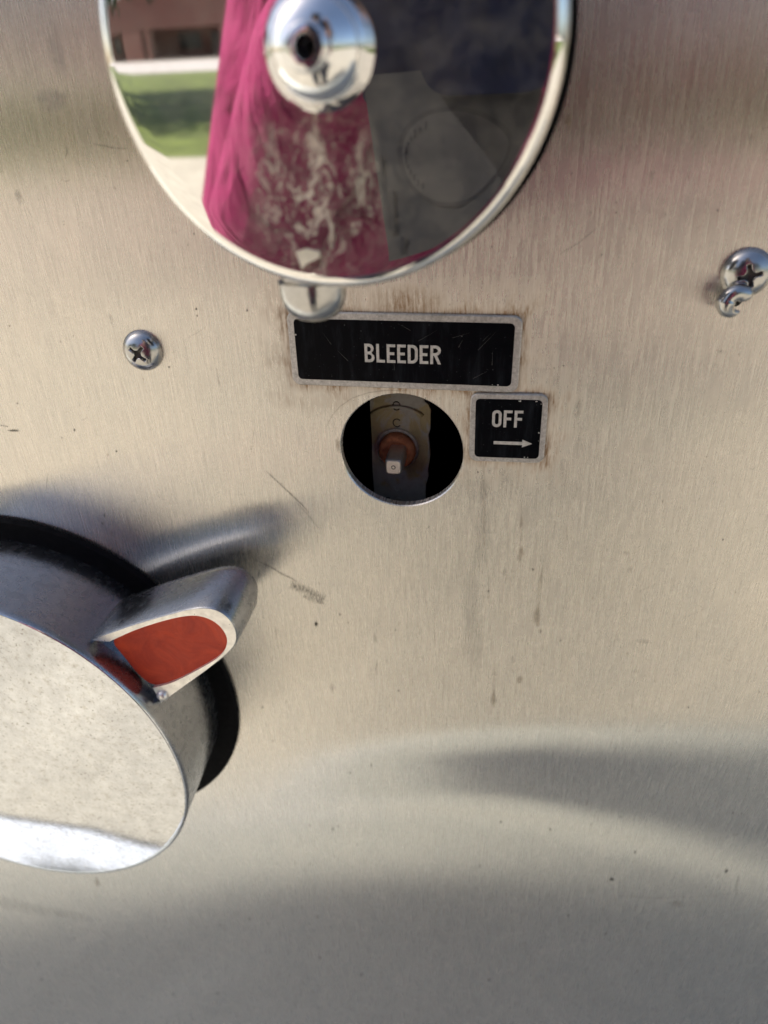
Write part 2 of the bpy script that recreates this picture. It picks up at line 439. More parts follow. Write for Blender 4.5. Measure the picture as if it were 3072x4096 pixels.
tree(-1.6, -14.0, 5.6, 2.8, 'unseen shade tree added beside the lawn, directly behind the photographer', 12)  # this and the next two trees are added to darken the panel's top
tree(6.5, -14.5, 5.8, 3.0, 'unseen shade tree added beside the lawn, with a full round crown', 15)
tree(-20.5, -14.0, 5.8, 3.0, 'unseen shade tree added beside the lawn, outermost of the row', 21)

# running board below the panel
rb = empty('running_board', (0, -0.19, 0.45), 'aluminium running board below the panel, mirrored in the knob face', 'step')
v, f = box(-2.0, 2.0, -0.276, 0.02, 0.455, 0.492); make('tread_plate', v, f, MAT['diamond'], rb)
v, f = box(-2.0, -0.10, -0.310, -0.287, 0.445, 0.498); make('lip', v, f, MAT['board_lip'], rb)
v, f = box(-0.098, 2.0, -0.375, -0.278, 0.445, 0.493); make('added_tread_edge', v, f, MAT['diamond'], rb)  # wider right-hand section, added to grey the panel's lower reflection
v, f = box(-2.0, -0.10, -0.3165, -0.3103, 0.448, 0.494); make('edge_strip', v, f, MAT['rubber'], rb)  # black strip added to draw a dark line before the lip

# ================================================================== PANEL
HR = 0.019
def gauss(t, s): return math.exp(-(t*t)/(2*s*s))
def line_of(pts):
    q = [a59(px/S59, py/S59) for px, py in pts]
    return [(p.x, p.z-Z0) for p in q]
DT = line_of(((900, 2960), (1300, 2910), (1700, 2860), (2100, 2820), (2600, 2770), (3072, 2700), (3600, 2600)))     # where the dent begins; its shape is made to darken the reflection
DB = line_of(((900, 3250), (1300, 3240), (1700, 3255), (2100, 3310), (2600, 3430), (3072, 3590), (3600, 3800)))     # where it ends
def on_line(L, x):
    if x <= L[0][0]: return L[0][1]
    for (xa, za), (xb, zb_) in zip(L, L[1:]):
        if x <= xb:
            t = (x-xa)/(xb-xa); return za+(zb_-za)*t
    return L[-1][1]
GT = [0.0]                                  # running depth of the dent for steps of 1/40
for i in range(54):
    q = (i+0.5)/40
    if q < 0.46: g_ = (q/0.46)**2*(3-2*q/0.46)
    elif q < 0.80: g_ = 1-0.36*(q-0.46)/0.34
    elif q < 1.0: g_ = 0.64-0.94*(q-0.80)/0.20
    elif q < 1.16: g_ = -0.30*(1-(q-1.0)/0.16)
    else: g_ = 0.0
    GT.append(GT[-1]+g_/40)
def sst(t): t = min(1, max(0, t)); return t*t*(3-2*t)
def wave(x, z):
    """how far the thin sheet stands off its plane (m, towards +y), gentle waves plus a dent shaped to darken the reflection"""
    zz = z - Z0
    y = 0.0
    zt_, zb_ = on_line(DT, x), on_line(DB, x)
    q = min(1.349, max(0, (zt_-zz)/(zt_-zb_)))
    i = min(53, int(q*40)); G_ = GT[i]+(GT[i+1]-GT[i])*(q*40-i)
    k = sst((x+0.09)/0.15)*(1-sst((abs(x)-0.35)/0.25))
    y += math.tan(math.radians(7.8))*(zt_-zb_)*G_*k
    y += 0.00012*math.sin(x*23+0.6)*math.sin(zz*31+0.3)
    fade = min(1, max(0, (math.hypot(x, zz)-0.045)/0.05))
    edge = 1-sst((abs(x)-0.45)/0.3)
    # keep the sheet flat where the knob and its fittings bear on it
    kd = math.hypot(x+0.152, zz+0.115)
    kf = min(1, max(0, (kd-0.084)/0.03))
    return y*fade*edge*kf
def panel():
    n = 512
    rad = [HR + 0.0025*i for i in range(0, 4)]
    r = rad[-1]
    while r < 0.62: r += 0.0026 if r < 0.4 else 0.02; rad.append(r)
    V, F, UV = [], [], []
    cx, cz = 0.0, Z0
    X0, X1, ZL, ZH = -1.6, 1.6, 0.44, 2.6
    def ring(rr):
        out = []
        for k in range(n):
            a = 2*math.pi*k/n; x = cx+rr*math.cos(a); z = cz+rr*math.sin(a)
            out.append((x, z))
        return out
    rings = [ring(q) for q in rad]
    last = []
    for k in range(n):
        a = 2*math.pi*k/n; c, s = math.cos(a), math.sin(a)
        t = 1e9
        if c > 1e-9: t = min(t, (X1-cx)/c)
        if c < -1e-9: t = min(t, (X0-cx)/c)
        if s > 1e-9: t = min(t, (ZH-cz)/s)
        if s < -1e-9: t = min(t, (ZL-cz)/s)
        t = max(t, 0.64)
        last.append((cx+t*c, cz+t*s))
    rings.append(last)
    # inner lip: back edge of the hole, a small chamfer, then the sheet
    T = 0.0028
    for rr, yy in ((HR, T), (HR, 0.00035)):
        V += [(x, yy, z) for x, z in ring(rr)]
    V += [(x, 0.0, z) for x, z in ring(HR+0.0003)]
    for rg in rings[1:]:
        V += [(x, wave(x, z), z) for x, z in rg]
    nr = len(V)//n
    for i in range(nr-1):
        for k in range(n):
            F.append((i*n+k, i*n+(k+1) % n, (i+1)*n+(k+1) % n, (i+1)*n+k))
    o = make('steel_panel', V, F, MAT['steel'], None, True, None, 40)
    me = o.data
    uv = me.uv_layers.new(name='UVMap')
    co = me.vertices
    for lp in me.loops:
        p = co[lp.vertex_index].co; uv.data[lp.index].uv = (p.x+p.y*0.3, p.z)
    return tag(o, 'brushed stainless steel control panel with vertical grain and drip stains', 'panel')
PANEL = panel()
# black box added behind the sheet to keep light out of the hole
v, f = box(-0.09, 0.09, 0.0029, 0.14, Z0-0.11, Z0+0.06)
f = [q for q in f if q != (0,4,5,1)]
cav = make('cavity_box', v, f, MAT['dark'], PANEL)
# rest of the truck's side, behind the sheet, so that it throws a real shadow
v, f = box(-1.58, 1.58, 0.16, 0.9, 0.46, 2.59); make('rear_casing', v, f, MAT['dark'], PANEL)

# ------------------------------------------------------------------ marks on the sheet
def dec(name, pts_faces, mat, fade):
    V, F = pts_faces
    o = make(name, V, F, mat, PANEL)
    a = o.data.attributes.new('fade', 'FLOAT', 'POINT')
    for i, q in enumerate(fade): a.data[i].value = q
    o.visible_shadow = True
    return o
LIFT = 0.00007
def P3(x, z, lift=LIFT): return (x, wave(x, z)-lift, z)
lift_i = [0]
def blob(name, px, py, w, h, mat, tail=0.0, seed=0):
    """soft-edged mark centred on a view pixel; w, h in view pixels"""
    c = a59(px, py); e = a59(px+w/2, py); b = a59(px, py+h/2)
    rw = (e-c).length; rh = (b-c).length
    rnd = random.Random(seed+int(px*7+py)); n = 20
    lift_i[0] += 1; lf = LIFT+0.000004*(lift_i[0] % 25)
    V = [P3(c.x, c.z, lf)]; fd = [1.0]; F = []
    ph = [rnd.random()*6.28 for _ in range(3)]
    for ri, (k, al) in enumerate(((0.40, 0.92), (0.72, 0.5), (1.0, 0.0))):
        for i in range(n):
            t = 2*math.pi*i/n
            q = k*(1+0.16*math.sin(2*t+ph[0])+0.10*math.sin(3*t+ph[1])+0.07*math.sin(5*t+ph[2]))
            x = math.cos(t)*rw*q; z = math.sin(t)*rh*q
            if tail and z > 0: x *= max(0.25, 1-tail*z/rh)
            V.append(P3(c.x+x, c.z+z, lf)); fd.append(al)
    for i in range(n): F.append((0, 1+i, 1+(i+1) % n))
    for r in range(2):
        for i in range(n):
            F.append((1+r*n+i, 1+r*n+(i+1) % n, 1+(r+1)*n+(i+1) % n, 1+(r+1)*n+i))
    dec(name, (V, F), mat, fd)
def stroke(name, pts, wd, mat, alpha=1.0, taper=True):
    """thin mark along view pixels; wd in metres"""
    P = [a59(*p) for p in pts]; V, F, fd = [], [], []
    lift_i[0] += 1; lf = LIFT+0.000004*(lift_i[0] % 25)
    # resample
    Q = []
    for i in range(len(P)-1):
        m = max(2, int((P[i+1]-P[i]).length/0.0012))
        Q += [P[i].lerp(P[i+1], k/m) for k in range(m)]
    Q.append(P[-1]); N = len(Q)
    for i, p in enumerate(Q):
        d = (Q[min(i+1, N-1)]-Q[max(i-1, 0)]); nrm = Vector((-d.z, 0, d.x)).normalized()
        ww = wd*(0.35+0.65*math.sin(math.pi*min(1, max(0, (i+0.3)/N)))) if taper else wd
        jit = (mnoise.noise(Vector((i*0.35, pts[0][0], 0)))*0.00018)
        for s, al in ((-1, 0), (0, alpha), (1, 0)):
            q = p+nrm*(s*ww+jit); V.append(P3(q.x, q.z, lf)); fd.append(al)
    for i in range(N-1):
        for s in (0, 1): F.append((i*3+s, i*3+s+1, i*3+s+4, i*3+s+3))
    dec(name, (V, F), mat, fd)
for q in [(1125,1196,14,40,'stain',0.3),(1126,1128,8,34,'stain',0.6),(1160,1330,16,64,'stain',0.5),(1170,1245,8,70,'faint',0.3),(1066,1508,15,42,'stain',0.7),
          (1123,1468,16,22,'stain',0.4),(1068,1455,12,12,'faint',0),(1090,1235,12,20,'faint',0.4),(1108,1425,10,18,'faint',0.5),
          (683,1348,8,13,'scratch',0.2),(800,1290,7,14,'faint',0.5),(810,1378,9,30,'faint',0.6),(718,1485,12,22,'faint',0.5),(1362,1230,14,16,'faint',0),(1353,1195,22,9,'faint',0),
          (1390,1385,28,14,'faint',0),(1375,1450,12,14,'faint',0),(1407,155,9,30,'faint',0.2),(1620,300,10,26,'faint',0.3),(1408,380,12,40,'faint',0.4),
          (1228,262,20,36,'stain',0.3),(112,215,90,46,'paler',0),(120,110,34,150,'paler',0.2),(40,425,20,30,'paler',0.3),(122,205,8,36,'faint',0.4),(105,240,6,20,'faint',0.2),
          (472,820,7,52,'faint',0.3),(240,690,9,36,'faint',0.5),(730,690,0,0,'faint',0),(730,960,12,40,'stain',0.4),
          (1250,880,20,44,'faint',0.3),(1020,695,0,0,'stain',0),
          (210,1905,12,22,'stain',0.4),(1580,1925,7,11,'scratch',0),(1325,1930,12,8,'scratch',0),(690,1260,6,10,'faint',0),(1345,1795,12,5,'paler',0),(1600,1845,14,8,'paler',0),
          (590,1600,8,5,'paler',0),(770,1830,6,9,'faint',0),(685,1985,7,12,'faint',0),(1270,1760,9,16,'faint',0.4),(1035,1890,7,12,'faint',0),(335,1660,0,0,'faint',0),(1470,1990,40,16,'faint',0),
          (1560,760,22,12,'faint',0),(30,930,30,5,'scratch',0),(1042,1140,44,190,'dim',0.1),(1020,1340,60,260,'dim',0.1),(1035,1060,60,60,'dim',0),(60,1960,260,30,'dim',0),(330,1760,0,0,'dim',0)]:
    if q[2] > 0: blob('stain' if q[4] != 'scratch' else 'dark_spot', q[0], q[1], q[2], q[3], MAT[q[4]], q[5])
rs = random.Random(11)
for k in range(150):      # fine specks
    px, py = rs.uniform(20, 1640), rs.uniform(320, 2150)
    if (px-150)**2+(py-1600)**2 < 420**2 or (700 < px < 1030 and 820 < py < 1120) or (600 < px < 1190 and 660 < py < 1000): continue
    blob('speck', px, py, rs.uniform(2.5, 5.5), rs.uniform(3, 7), MAT['scratch' if rs.random() < 0.5 else 'stain'])
for k in range(75):      # water marks: short curved smears
    px, py = rs.uniform(20, 1640), rs.uniform(320, 2150)
    if (px-150)**2+(py-1600)**2 < 420**2 or (600 < px < 1190 and 660 < py < 1100): continue
    a0 = rs.uniform(3.4, 4.6); rr = rs.uniform(5, 13)
    stroke('water_mark', [(px+rr*math.cos(a0+t*0.45), py-rr*math.sin(a0+t*0.45)) for t in range(5)], 0.00018, MAT['stain'], rs.uniform(0.3, 0.7))
for k in range(60):      # hairlines
    px, py = rs.uniform(20, 1640), rs.uniform(250, 2180)
    if (px-150)**2+(py-1600)**2 < 440**2 or (600 < px < 1190 and 660 < py < 1110) or (px-725)**2+(py-80)**2 < 560**2: continue
    a = rs.choice((1.57, 1.45, 1.7, rs.uniform(0, 3.14), rs.uniform(0, 3.14))); L = rs.uniform(12, 60); bend = rs.uniform(-4, 4)
    stroke('hairline_scratch', [(px, py), (px+L*0.5*math.cos(a)+bend, py-L*0.5*math.sin(a)), (px+L*math.cos(a), py-L*math.sin(a))], rs.uniform(0.00006, 0.00013), MAT[rs.choice(('paler', 'scratch', 'stain'))], rs.uniform(0.35, 0.9))
for pts, wd in (([(1126,1085),(1127,1130),(1124,1215)], 0.0005), ([(1172,1225),(1164,1280),(1160,1345)], 0.0009), ([(1068,1430),(1066,1520)], 0.0005), ([(1010,1010),(1012,1075)], 0.0006), ([(1188,1000),(1186,1060)], 0.0006), ([(1095,1230),(1093,1262)], 0.0004), ([(1045,1005),(1046,1180)], 0.0008)):
    stroke('drip_stain', pts, wd, MAT['stain'], 0.42)
stroke('scratch', [(575,1018),(612,1052),(650,1088),(668,1108)], 0.00024, MAT['scratch'])
stroke('scratch', [(640,1085),(665,1112),(690,1142)], 0.00018, MAT['scratch'], 0.7)
stroke('scratch', [(548,1208),(580,1222),(610,1240),(642,1256)], 0.00034, MAT['scratch'])
stroke('scuff', [(628,1262),(660,1275),(700,1296)], 0.0026, MAT['scuff'], 1.0, False)
stroke('scuff', [(655,1288),(675,1296),(700,1302)], 0.0014, MAT['scuff'], 0.9)
stroke('scratch', [(705,922),(716,900),(735,877),(760,860),(795,848),(835,843),(880,843)], 0.00028, MAT['stain'], 0.95)
stroke('scratch', [(1210,548),(1250,525),(1290,492)], 0.00014, MAT['scratch'], 0.7)
stroke('scratch', [(1470,1335),(1500,1325),(1528,1312)], 0.00018, MAT['faint'], 1.0)
stroke('scratch', [(1330,1965),(1420,1975),(1560,1978)], 0.0004, MAT['paler'], 1.0)
stroke('scratch', [(200,310),(240,318),(275,322)], 0.0002, MAT['scratch'], 0.5)
stroke('scratch', [(0,918),(18,922)], 0.0002, MAT['scratch'], 0.8)

# ================================================================== NAME PLATES
def glyph(ch, x, z, w, h, s):
    """list of closed outlines for one letter of a narrow sans, lower-left corner x, z"""
    def arcp(cx, cz, r, a0, a1, n=5): return [(cx+r*math.cos(math.radians(a0+(a1-a0)*k/n)), cz+r*math.sin(math.radians(a0+(a1-a0)*k/n))) for k in range(n+1)]
    T = x+w; H = z+h; m = z+h*0.5
    if ch == 'L': return [[(x,z),(T,z),(T,z+s),(x+s,z+s),(x+s,H),(x,H)]]
    if ch == 'E': return [[(x,z),(T,z),(T,z+s),(x+s,z+s),(x+s,m-s/2),(T-s*0.35,m-s/2),(T-s*0.35,m+s/2),(x+s,m+s/2),(x+s,H-s),(T,H-s),(T,H),(x,H)]]
    if ch == 'F': return [[(x,z),(x+s,z),(x+s,m-s/2),(T-s*0.35,m-s/2),(T-s*0.35,m+s/2),(x+s,m+s/2),(x+s,H-s),(T,H-s),(T,H),(x,H)]]
    if ch == 'O':
        r = w*0.48; q = r-s*0.85
        o = arcp(T-r, z+r, r, -90, 0)+arcp(T-r, H-r, r, 0, 90)+arcp(x+r, H-r, r, 90, 180)+arcp(x+r, z+r, r, 180, 270)
        i = arcp(T-s-q, z+s+q, q, -90, 0)+arcp(T-s-q, H-s-q, q, 0, 90)+arcp(x+s+q, H-s-q, q, 90, 180)+arcp(x+s+q, z+s+q, q, 180, 270)
        return [o, i[::-1]]
    if ch == 'D':
        r = w*0.55; q = r-s*0.8
        o = [(x,z)]+arcp(T-r, z+r, r, -90, 0)+arcp(T-r, H-r, r, 0, 90)+[(x,H)]
        i = [(x+s,z+s)]+arcp(T-s-q, z+s+q, q, -90, 0)+arcp(T-s-q, H-s-q, q, 0, 90)+[(x+s,H-s)]
        return [o, i[::-1]]
    if ch == 'B':
        r = h*0.25; q = max(r-s*0.75, s*0.2); k = s*0.22
        o = [(x,z)]+arcp(T-r, z+r, r, -90, 62)+[(T-r*0.52, m)]+arcp(T-r-k, H-r, r, -62, 90)+[(x,H)]
        i1 = [(x+s,z+s)]+arcp(T-s-q, z+s+q, q, -90, 0)+arcp(T-s-q, m-s/2-q, q, 0, 90)+[(x+s,m-s/2)]
        i2 = [(x+s,m+s/2)]+arcp(T-s-q-k, m+s/2+q, q, -90, 0)+arcp(T-s-q-k, H-s-q, q, 0, 90)+[(x+s,H-s)]
        return [o, i1[::-1], i2[::-1]]
    if ch == 'R':
        r = h*0.27; q = max(r-s*0.75, s*0.2); zb = m-s*0.35
        o = [(x,z),(x+s,z),(x+s,zb),(x+s*1.35,zb),(T-s*1.0,z),(T+s*0.05,z),(T-r*0.72,zb+s*0.12)]+arcp(T-r, H-r, r, -52, 90)+[(x,H)]
        i = [(x+s,zb+s)]+arcp(T-s-q, zb+s+q, q, -90, 0)+arcp(T-s-q, H-s-q, q, 0, 90)+[(x+s,H-s)]
        return [o, i[::-1]]
def outline_mesh(name, outlines, place, mat, parent, thick):
    """flat outlines (with holes) -> a thin solid; place(u, v, d) gives the 3-D point"""
    cu = bpy.data.curves.new(name, 'CURVE'); cu.dimensions = '2D'; cu.fill_mode = 'BOTH'
    SC = 1000.0
    for pts in outlines:
        sp = cu.splines.new('POLY'); sp.points.add(len(pts)-1)
        for p, (a, b) in zip(sp.points, pts): p.co = (a*SC, b*SC, 0, 1)
        sp.use_cyclic_u = True
    cu.extrude = 0.5
    tmp = bpy.data.objects.new('tmp', cu); COL.objects.link(tmp)
    bpy.context.view_layer.update()
    me = bpy.data.meshes.new_from_object(tmp.evaluated_get(bpy.context.evaluated_depsgraph_get()))
    V = [place(v.co.x/SC, v.co.y/SC, thick if v.co.z > 0 else 0.0) for v in me.vertices]
    F = [tuple(p.vertices) for p in me.polygons]
    bpy.data.objects.remove(tmp); bpy.data.curves.remove(cu); bpy.data.meshes.remove(me)
    return make(name, V, F, mat, parent)
def plate(P, label, border):
    cx, cz = P['c']; t0 = empty('name_plate', (cx, 0, cz), label, 'name plate', 'name plates on the steel panel')
    TH = 0.0010
    def ring(w_, h_, r_, y): return [(x, y, z) for x, z in rrect(cx, cz, w_, h_, r_, P['a'])]
    w_, h_ = P['w'], P['h']
    rings = [ring(w_, h_, 0.0024, 0.00004), ring(w_, h_, 0.0024, -TH*0.65), ring(w_-0.0006, h_-0.0006, 0.0021, -TH)]
    V, F = loft(rings); make('plate', V, F, MAT['alu'], t0, False)
    b = border
    rings = [ring(w_-2*b, h_-2*b, 0.0013, -TH+0.0001), ring(w_-2*b, h_-2*b, 0.0013, -TH-0.00006)]
    V, F = loft(rings); make('black_field', V, F, MAT['plate_black'], t0)
    c, s = math.cos(P['a']), math.sin(P['a'])
    def place(u, v, d): return (cx+u*c-v*s, -TH-0.00004-d, cz+u*s+v*c)
    return t0, place
tB, plB = plate(PB, 'long black and silver plate lettered BLEEDER', 0.00195)
def word(txt, x0, x1, z0, h, s, gap):
    WT = dict(B=1.07, L=0.92, E=0.92, D=1.07, R=1.12, O=1.05, F=0.96)
    tot = sum(WT[c] for c in txt); u = (x1-x0-gap*(len(txt)-1))/tot; out = []; x = x0
    for ch in txt:
        out.append(glyph(ch, x, z0, u*WT[ch], h, s)); x += u*WT[ch]+gap
    return out
bc = PB['c']
for o_ in word('BLEEDER', -0.0097-bc[0], 0.0121-bc[0], 0.0289+Z0-bc[1], 0.0054, 0.00080, 0.00056):
    outline_mesh('letter', o_, plB, MAT['letter'], tB, 0.00008)
tO, plO = plate(PO, 'small square black and silver plate lettered OFF with an arrow', 0.0016)
oc = PO['c']
for o_ in word('OFF', 0.0272-oc[0], 0.0360-oc[0], 0.0102+Z0-oc[1], 0.0053, 0.00082, 0.0006):
    outline_mesh('letter', o_, plO, MAT['letter'], tO, 0.00008)
ax0, ax1, az = 0.0279-oc[0], 0.0391-oc[0], 0.00515+Z0-oc[1]
outline_mesh('arrow', [[(ax0, az-0.0005), (ax1-0.0029, az-0.0005), (ax1-0.0029, az-0.00125), (ax1, az), (ax1-0.0029, az+0.00125), (ax1-0.0029, az+0.0005), (ax0, az+0.0005)]], plO, MAT['letter'], tO, 0.00008)
# chips along the plate edges
rs2 = random.Random(5)
def chips(P, t, place, n, b):
    for k in range(n):
        e = rs2.random()
        if e < 0.5: u = rs2.uniform(-P['w']/2+b, P['w']/2-b); v = (P['h']/2-b-0.0003)*(1 if rs2.random() < 0.6 else -1)
        else: v = rs2.uniform(-P['h']/2+b, P['h']/2-b); u = (P['w']/2-b-0.0003)*(1 if rs2.random() < 0.5 else -1)
        r = rs2.uniform(0.00008, 0.0003); m = 7
        V = [place(u+r*rs2.uniform(0.5, 1.2)*math.cos(6.283*i/m), v+r*rs2.uniform(0.5, 1.2)*math.sin(6.283*i/m), 0.00006) for i in range(m)]
        make('chip', V, [tuple(range(m))], MAT['letter'], t)
chips(PB, tB, plB, 4, 0.002); chips(PO, tO, plO, 9, 0.0017)

for k in range(12):      # hairline scratches in the enamel
    u = rs2.uniform(-0.028, 0.026); w_ = rs2.uniform(-0.007, 0.007); a = rs2.uniform(0.3, 2.4); L = rs2.uniform(0.002, 0.008); hw_ = rs2.uniform(0.00003, 0.00007)
    c_, s_ = math.cos(a), math.sin(a)
    V = [plB(u-s_*hw_, w_+c_*hw_, 0.00005), plB(u+s_*hw_, w_-c_*hw_, 0.00005), plB(u+c_*L, max(-0.0085, min(0.0085, w_+s_*L)), 0.00005)]
    make('hairline_scratch', V, [(0, 1, 2)], MAT['recess_and_scratch'], tB)

# ================================================================== VALVE BEHIND THE HOLE
vx, vz = -0.0046, Z0-0.0096
YB = 0.022
DV = 0.0039
val = empty('bleeder_valve', (vx, YB, vz), 'rusty bleeder valve with square shaft inside the dark hole', 'valve')
# ragged plate
pl = []
xl, xr = vx-0.0090, vx+0.0092
for z in (0.012, 0.004): pl.append((xl, z))
edge_r = [(xr, 0.012), (xr, 0.0038), (xr+0.0012, 0.0030), (xr+0.0020, 0.0012), (xr+0.0019, -0.0060), (xr+0.0012, -0.0080), (xr+0.0016, -0.0120), (xr+0.0018, -0.0160), (xr+0.0010, -0.0215), (xr+0.0012, -0.0240), (xr+0.0002, -0.0280), (xr-0.0002, -0.0440)]
outl = [(xl, 0.012)] + edge_r + [(xl+0.0058, -0.0440), (xl+0.0056, -0.0330), (xl+0.002, -0.0332), (xl, -0.0320), (xl-0.0002, -0.02), (xl+0.0001, -0.01)]
outline_mesh('bracket_plate', [[(x, z) for x, z in outl]], lambda u, v, d: (u, YB+0.0022-d, Z0+DV+v), MAT['bracket'], val, 0.0022)
# raised arc on the plate
pts = [(vx+0.0148*math.cos(math.radians(a)), YB-0.0002, vz+0.0006+0.0148*math.sin(math.radians(a))) for a in range(54, 128, 6)]
v, f = tube(pts, [0.0006]*len(pts), 6); make('raised_rib', v, f, MAT['bracket'], val, True)
def ringmark(name, x, z, rx, rz, a0, a1, y, r, mat, par):
    pts = [(x+rx*math.cos(math.radians(a0+(a1-a0)*k/24)), y, z+rz*math.sin(math.radians(a0+(a1-a0)*k/24))) for k in range(25)]
    v, f = tube(pts, [r]*25, 6); return make(name, v, f, mat, par, True)
ringmark('stamped_letter', vx-0.0001, Z0+DV+0.0021, 0.0012, 0.0015, 0, 360, YB, 0.00022, MAT['ink'], val)
ringmark('stamped_letter', vx-0.0001, Z0+DV-0.0040, 0.0013, 0.0014, 40, 320, YB, 0.00022, MAT['ink'], val)
ringmark('stamped_letter', vx-0.0004, Z0+DV-0.0288, 0.0012, 0.0013, 170, 360, YB, 0.00024, MAT['bracket'], val)
ringmark('stamped_letter', vx-0.0002, Z0+DV-0.0345, 0.0013, 0.0014, 0, 360, YB, 0.00024, MAT['bracket'], val)
v, f = lathe([(0.0074, -0.001), (0.0074, 0.0009), (0.0069, 0.0013), (0.0064, 0.0009), (0.0064, -0.001)], (vx-0.0002, YB, vz+0.0002), 64); make('washer', v, f, MAT['alu'], val, True, None, 50)
prof = [(0.0063, -0.001), (0.0063, 0.0022), (0.0058, 0.0032), (0.0046, 0.0036), (0.0036, 0.0026)]
v, f = lathe(prof, (vx, YB, vz), 40)
v = [(x+0.0003*mnoise.noise(Vector((x*900, y*900, z*900))), y+0.0004*mnoise.noise(Vector((x*700, y*700+5, z*700))), z+0.0003*mnoise.noise(Vector((x*900, y*900, z*900+9)))) for x, y, z in v]
make('packing_nut', v, f, MAT['rust'], val, True)
sx, sz = vx+0.0006, vz
def sring(w_, h_, r_, y): return [(x, y, z) for x, z in rrect(sx, sz, w_, h_, r_, 0.02, 5)]
rings = [sring(0.0056, 0.0056, 0.0012, YB), sring(0.0056, 0.0056, 0.0012, 0.0094), sring(0.0053, 0.0053, 0.0012, 0.0085), sring(0.0044, 0.0044, 0.0010, 0.0080)]
V, F = loft(rings); sh = make('square_shaft', V, F, MAT['shaft'], val, True, None, 35)
ringmark('centre_mark', sx, sz, 0.0006, 0.0006, 0, 360, 0.0080, 0.00013, MAT['ink'], sh)

# ================================================================== SCREWS
def screw(px, py, rot, label, rh=0.0062, ht=0.0038):
    c = at(px, py, -0.0012); c = Vector((c.x, 0, c.z))
    t = empty('pan_head_screw', c, label, 'screw', 'screws fixing the steel panel')
    y0 = wave(c.x, c.z)
    V, F = [], []; nr, na = 44, 96
    ca, sa = math.cos(rot), math.sin(rot)
    def hgt(x, z):
        r = math.hypot(x, z)/rh
        base = ht*max(0, 1-r**2.6)**0.62
        u, w_ = abs(x*ca+z*sa), abs(-x*sa+z*ca)
        hw = 0.00052; L = 0.0029
        # Phillips cross: arms taper with depth
        a = max(min((hw-w_)/0.00013, (L-u)/0.0003), min((hw-u)/0.00013, (L-w_)/0.0003), (0.00115-math.hypot(x, z))/0.0002, (0.00075+hw-(u+w_)*0.72)/0.0002)
        a = min(1, max(0, a))
        return base*(1-a)+a*max(0.0002, base-0.0013-0.0005*max(0, 1-math.hypot(x, z)/0.0018))
    V.append((c.x, y0-hgt(0, 0)-0.0004, c.z))
    for i in range(1, nr+1):
        rr = rh*(i/nr)**0.85
        for k in range(na):
            a = 2*math.pi*k/na; x, z = rr*math.cos(a), rr*math.sin(a)
            V.append((c.x+x, y0-0.0004-hgt(x, z), c.z+z))
    for k in range(na): F.append((0, 1+k, 1+(k+1) % na))
    for i in range(nr-1):
        for k in range(na): F.append((1+i*na+k, 1+i*na+(k+1) % na, 1+(i+1)*na+(k+1) % na, 1+(i+1)*na+k))
    b = len(V)
    for k in range(na):
        a = 2*math.pi*k/na; V.append((c.x+rh*math.cos(a), y0+0.0003, c.z+rh*math.sin(a)))
    for k in range(na): F.append((1+(nr-1)*na+k, 1+(nr-1)*na+(k+1) % na, b+(k+1) % na, b+k))
    sh_ = make('screw_head', V, F, MAT['screw'], t, True)
    sh_.data.materials.append(MAT['recess_and_scratch'])
    for p_ in sh_.data.polygons:
        q_ = p_.center
        if hgt(q_.x, q_.z) < ht*max(0, 1-(math.hypot(q_.x, q_.z)/rh)**2.6)**0.62-0.0007: p_.material_index = 1
    v, f = lathe([(0.0022, -0.012), (0.0022, -0.0002)], (c.x, y0, c.z), 16); make('shank', v, f, MAT['screw'], t)
    return t
screw(567, 1406, math.radians(50), 'cross slotted pan head screw standing alone on bare steel')
screw(2990, 1096, math.radians(15), 'cross slotted pan head screw with a curled metal hook below it', 0.0061, 0.0036)
# curled hook under the right-hand screw
hc = at(2938, 1204, -0.003); hc = Vector((hc.x, -0.0034, hc.z))
hk = empty('metal_hook', (hc.x, 0, hc.z), 'small curled grey metal hook directly below the cross slotted screw', 'hook')
pts, rad = [], []
for k in range(30):
    a = math.radians(25+275*k/29); t = k/29
    rr = 0.0025
    pts.append((hc.x+rr*math.cos(a), hc.y-0.0004-0.0012*math.sin(a*0.5), hc.z+rr*math.sin(a)))
    rad.append((0.0021 if t < 0.5 else 0.0021*(1-((t-0.5)/0.5)**1.6)+0.00035)*(1 if t > 0.06 else 0.7+5*t))
v, f = tube(pts, rad, 14); make('curl', v, f, MAT['screw'], hk, True)
v, f = lathe([(0.0019, -0.003), (0.0019, 0.0030)], (hc.x, 0, hc.z+0.0004), 16); make('dark_stub', v, f, MAT['rubber'], hk, True, None, 40)  # coloured black so the curl's opening reads as shaded

# ================================================================== POLISHED CAP
DC = Vector((-0.0019, 0, 0.1031+Z0)); DR = 0.0392; DH = 0.060
cap = empty('polished_cap', (DC.x, 0, DC.z), 'large round polished chrome cap with a domed centre button and dried mud', 'cap')
prof = [(DR-0.0012, 0.0425), (DR, 0.0437), (DR, DH-0.0027)]
BW, BD = 0.0027, 0.0027
for k in range(1, 15):
    a = math.radians(90*k/14); prof.append((DR-BW+BW*math.cos(a), DH-BD+BD*math.sin(a)))
for k in range(1, 15):
    r = (DR-BW)*(1-k/14); prof.append((max(r, 0.0), DH+0.0002*(1-(r/(DR-BW))**2)))
prof[-1] = (0.0, prof[-1][1])
v, f = lathe(prof, (DC.x, 0, DC.z), 160)
disc = make('cap_shell', v, f, MAT['mirror'], cap, True, None, 60)
v, f = lathe([(DR-0.004, 0.028), (DR+0.0020, 0.0295), (DR+0.0020, 0.0428), (DR-0.002, 0.0432)], (DC.x, 0, DC.z), 128); make('rubber_ring_and_shadow', v, f, MAT['rubber'], cap, True, None, 40)  # black ring, enlarged to draw the shadow beside the cap as well
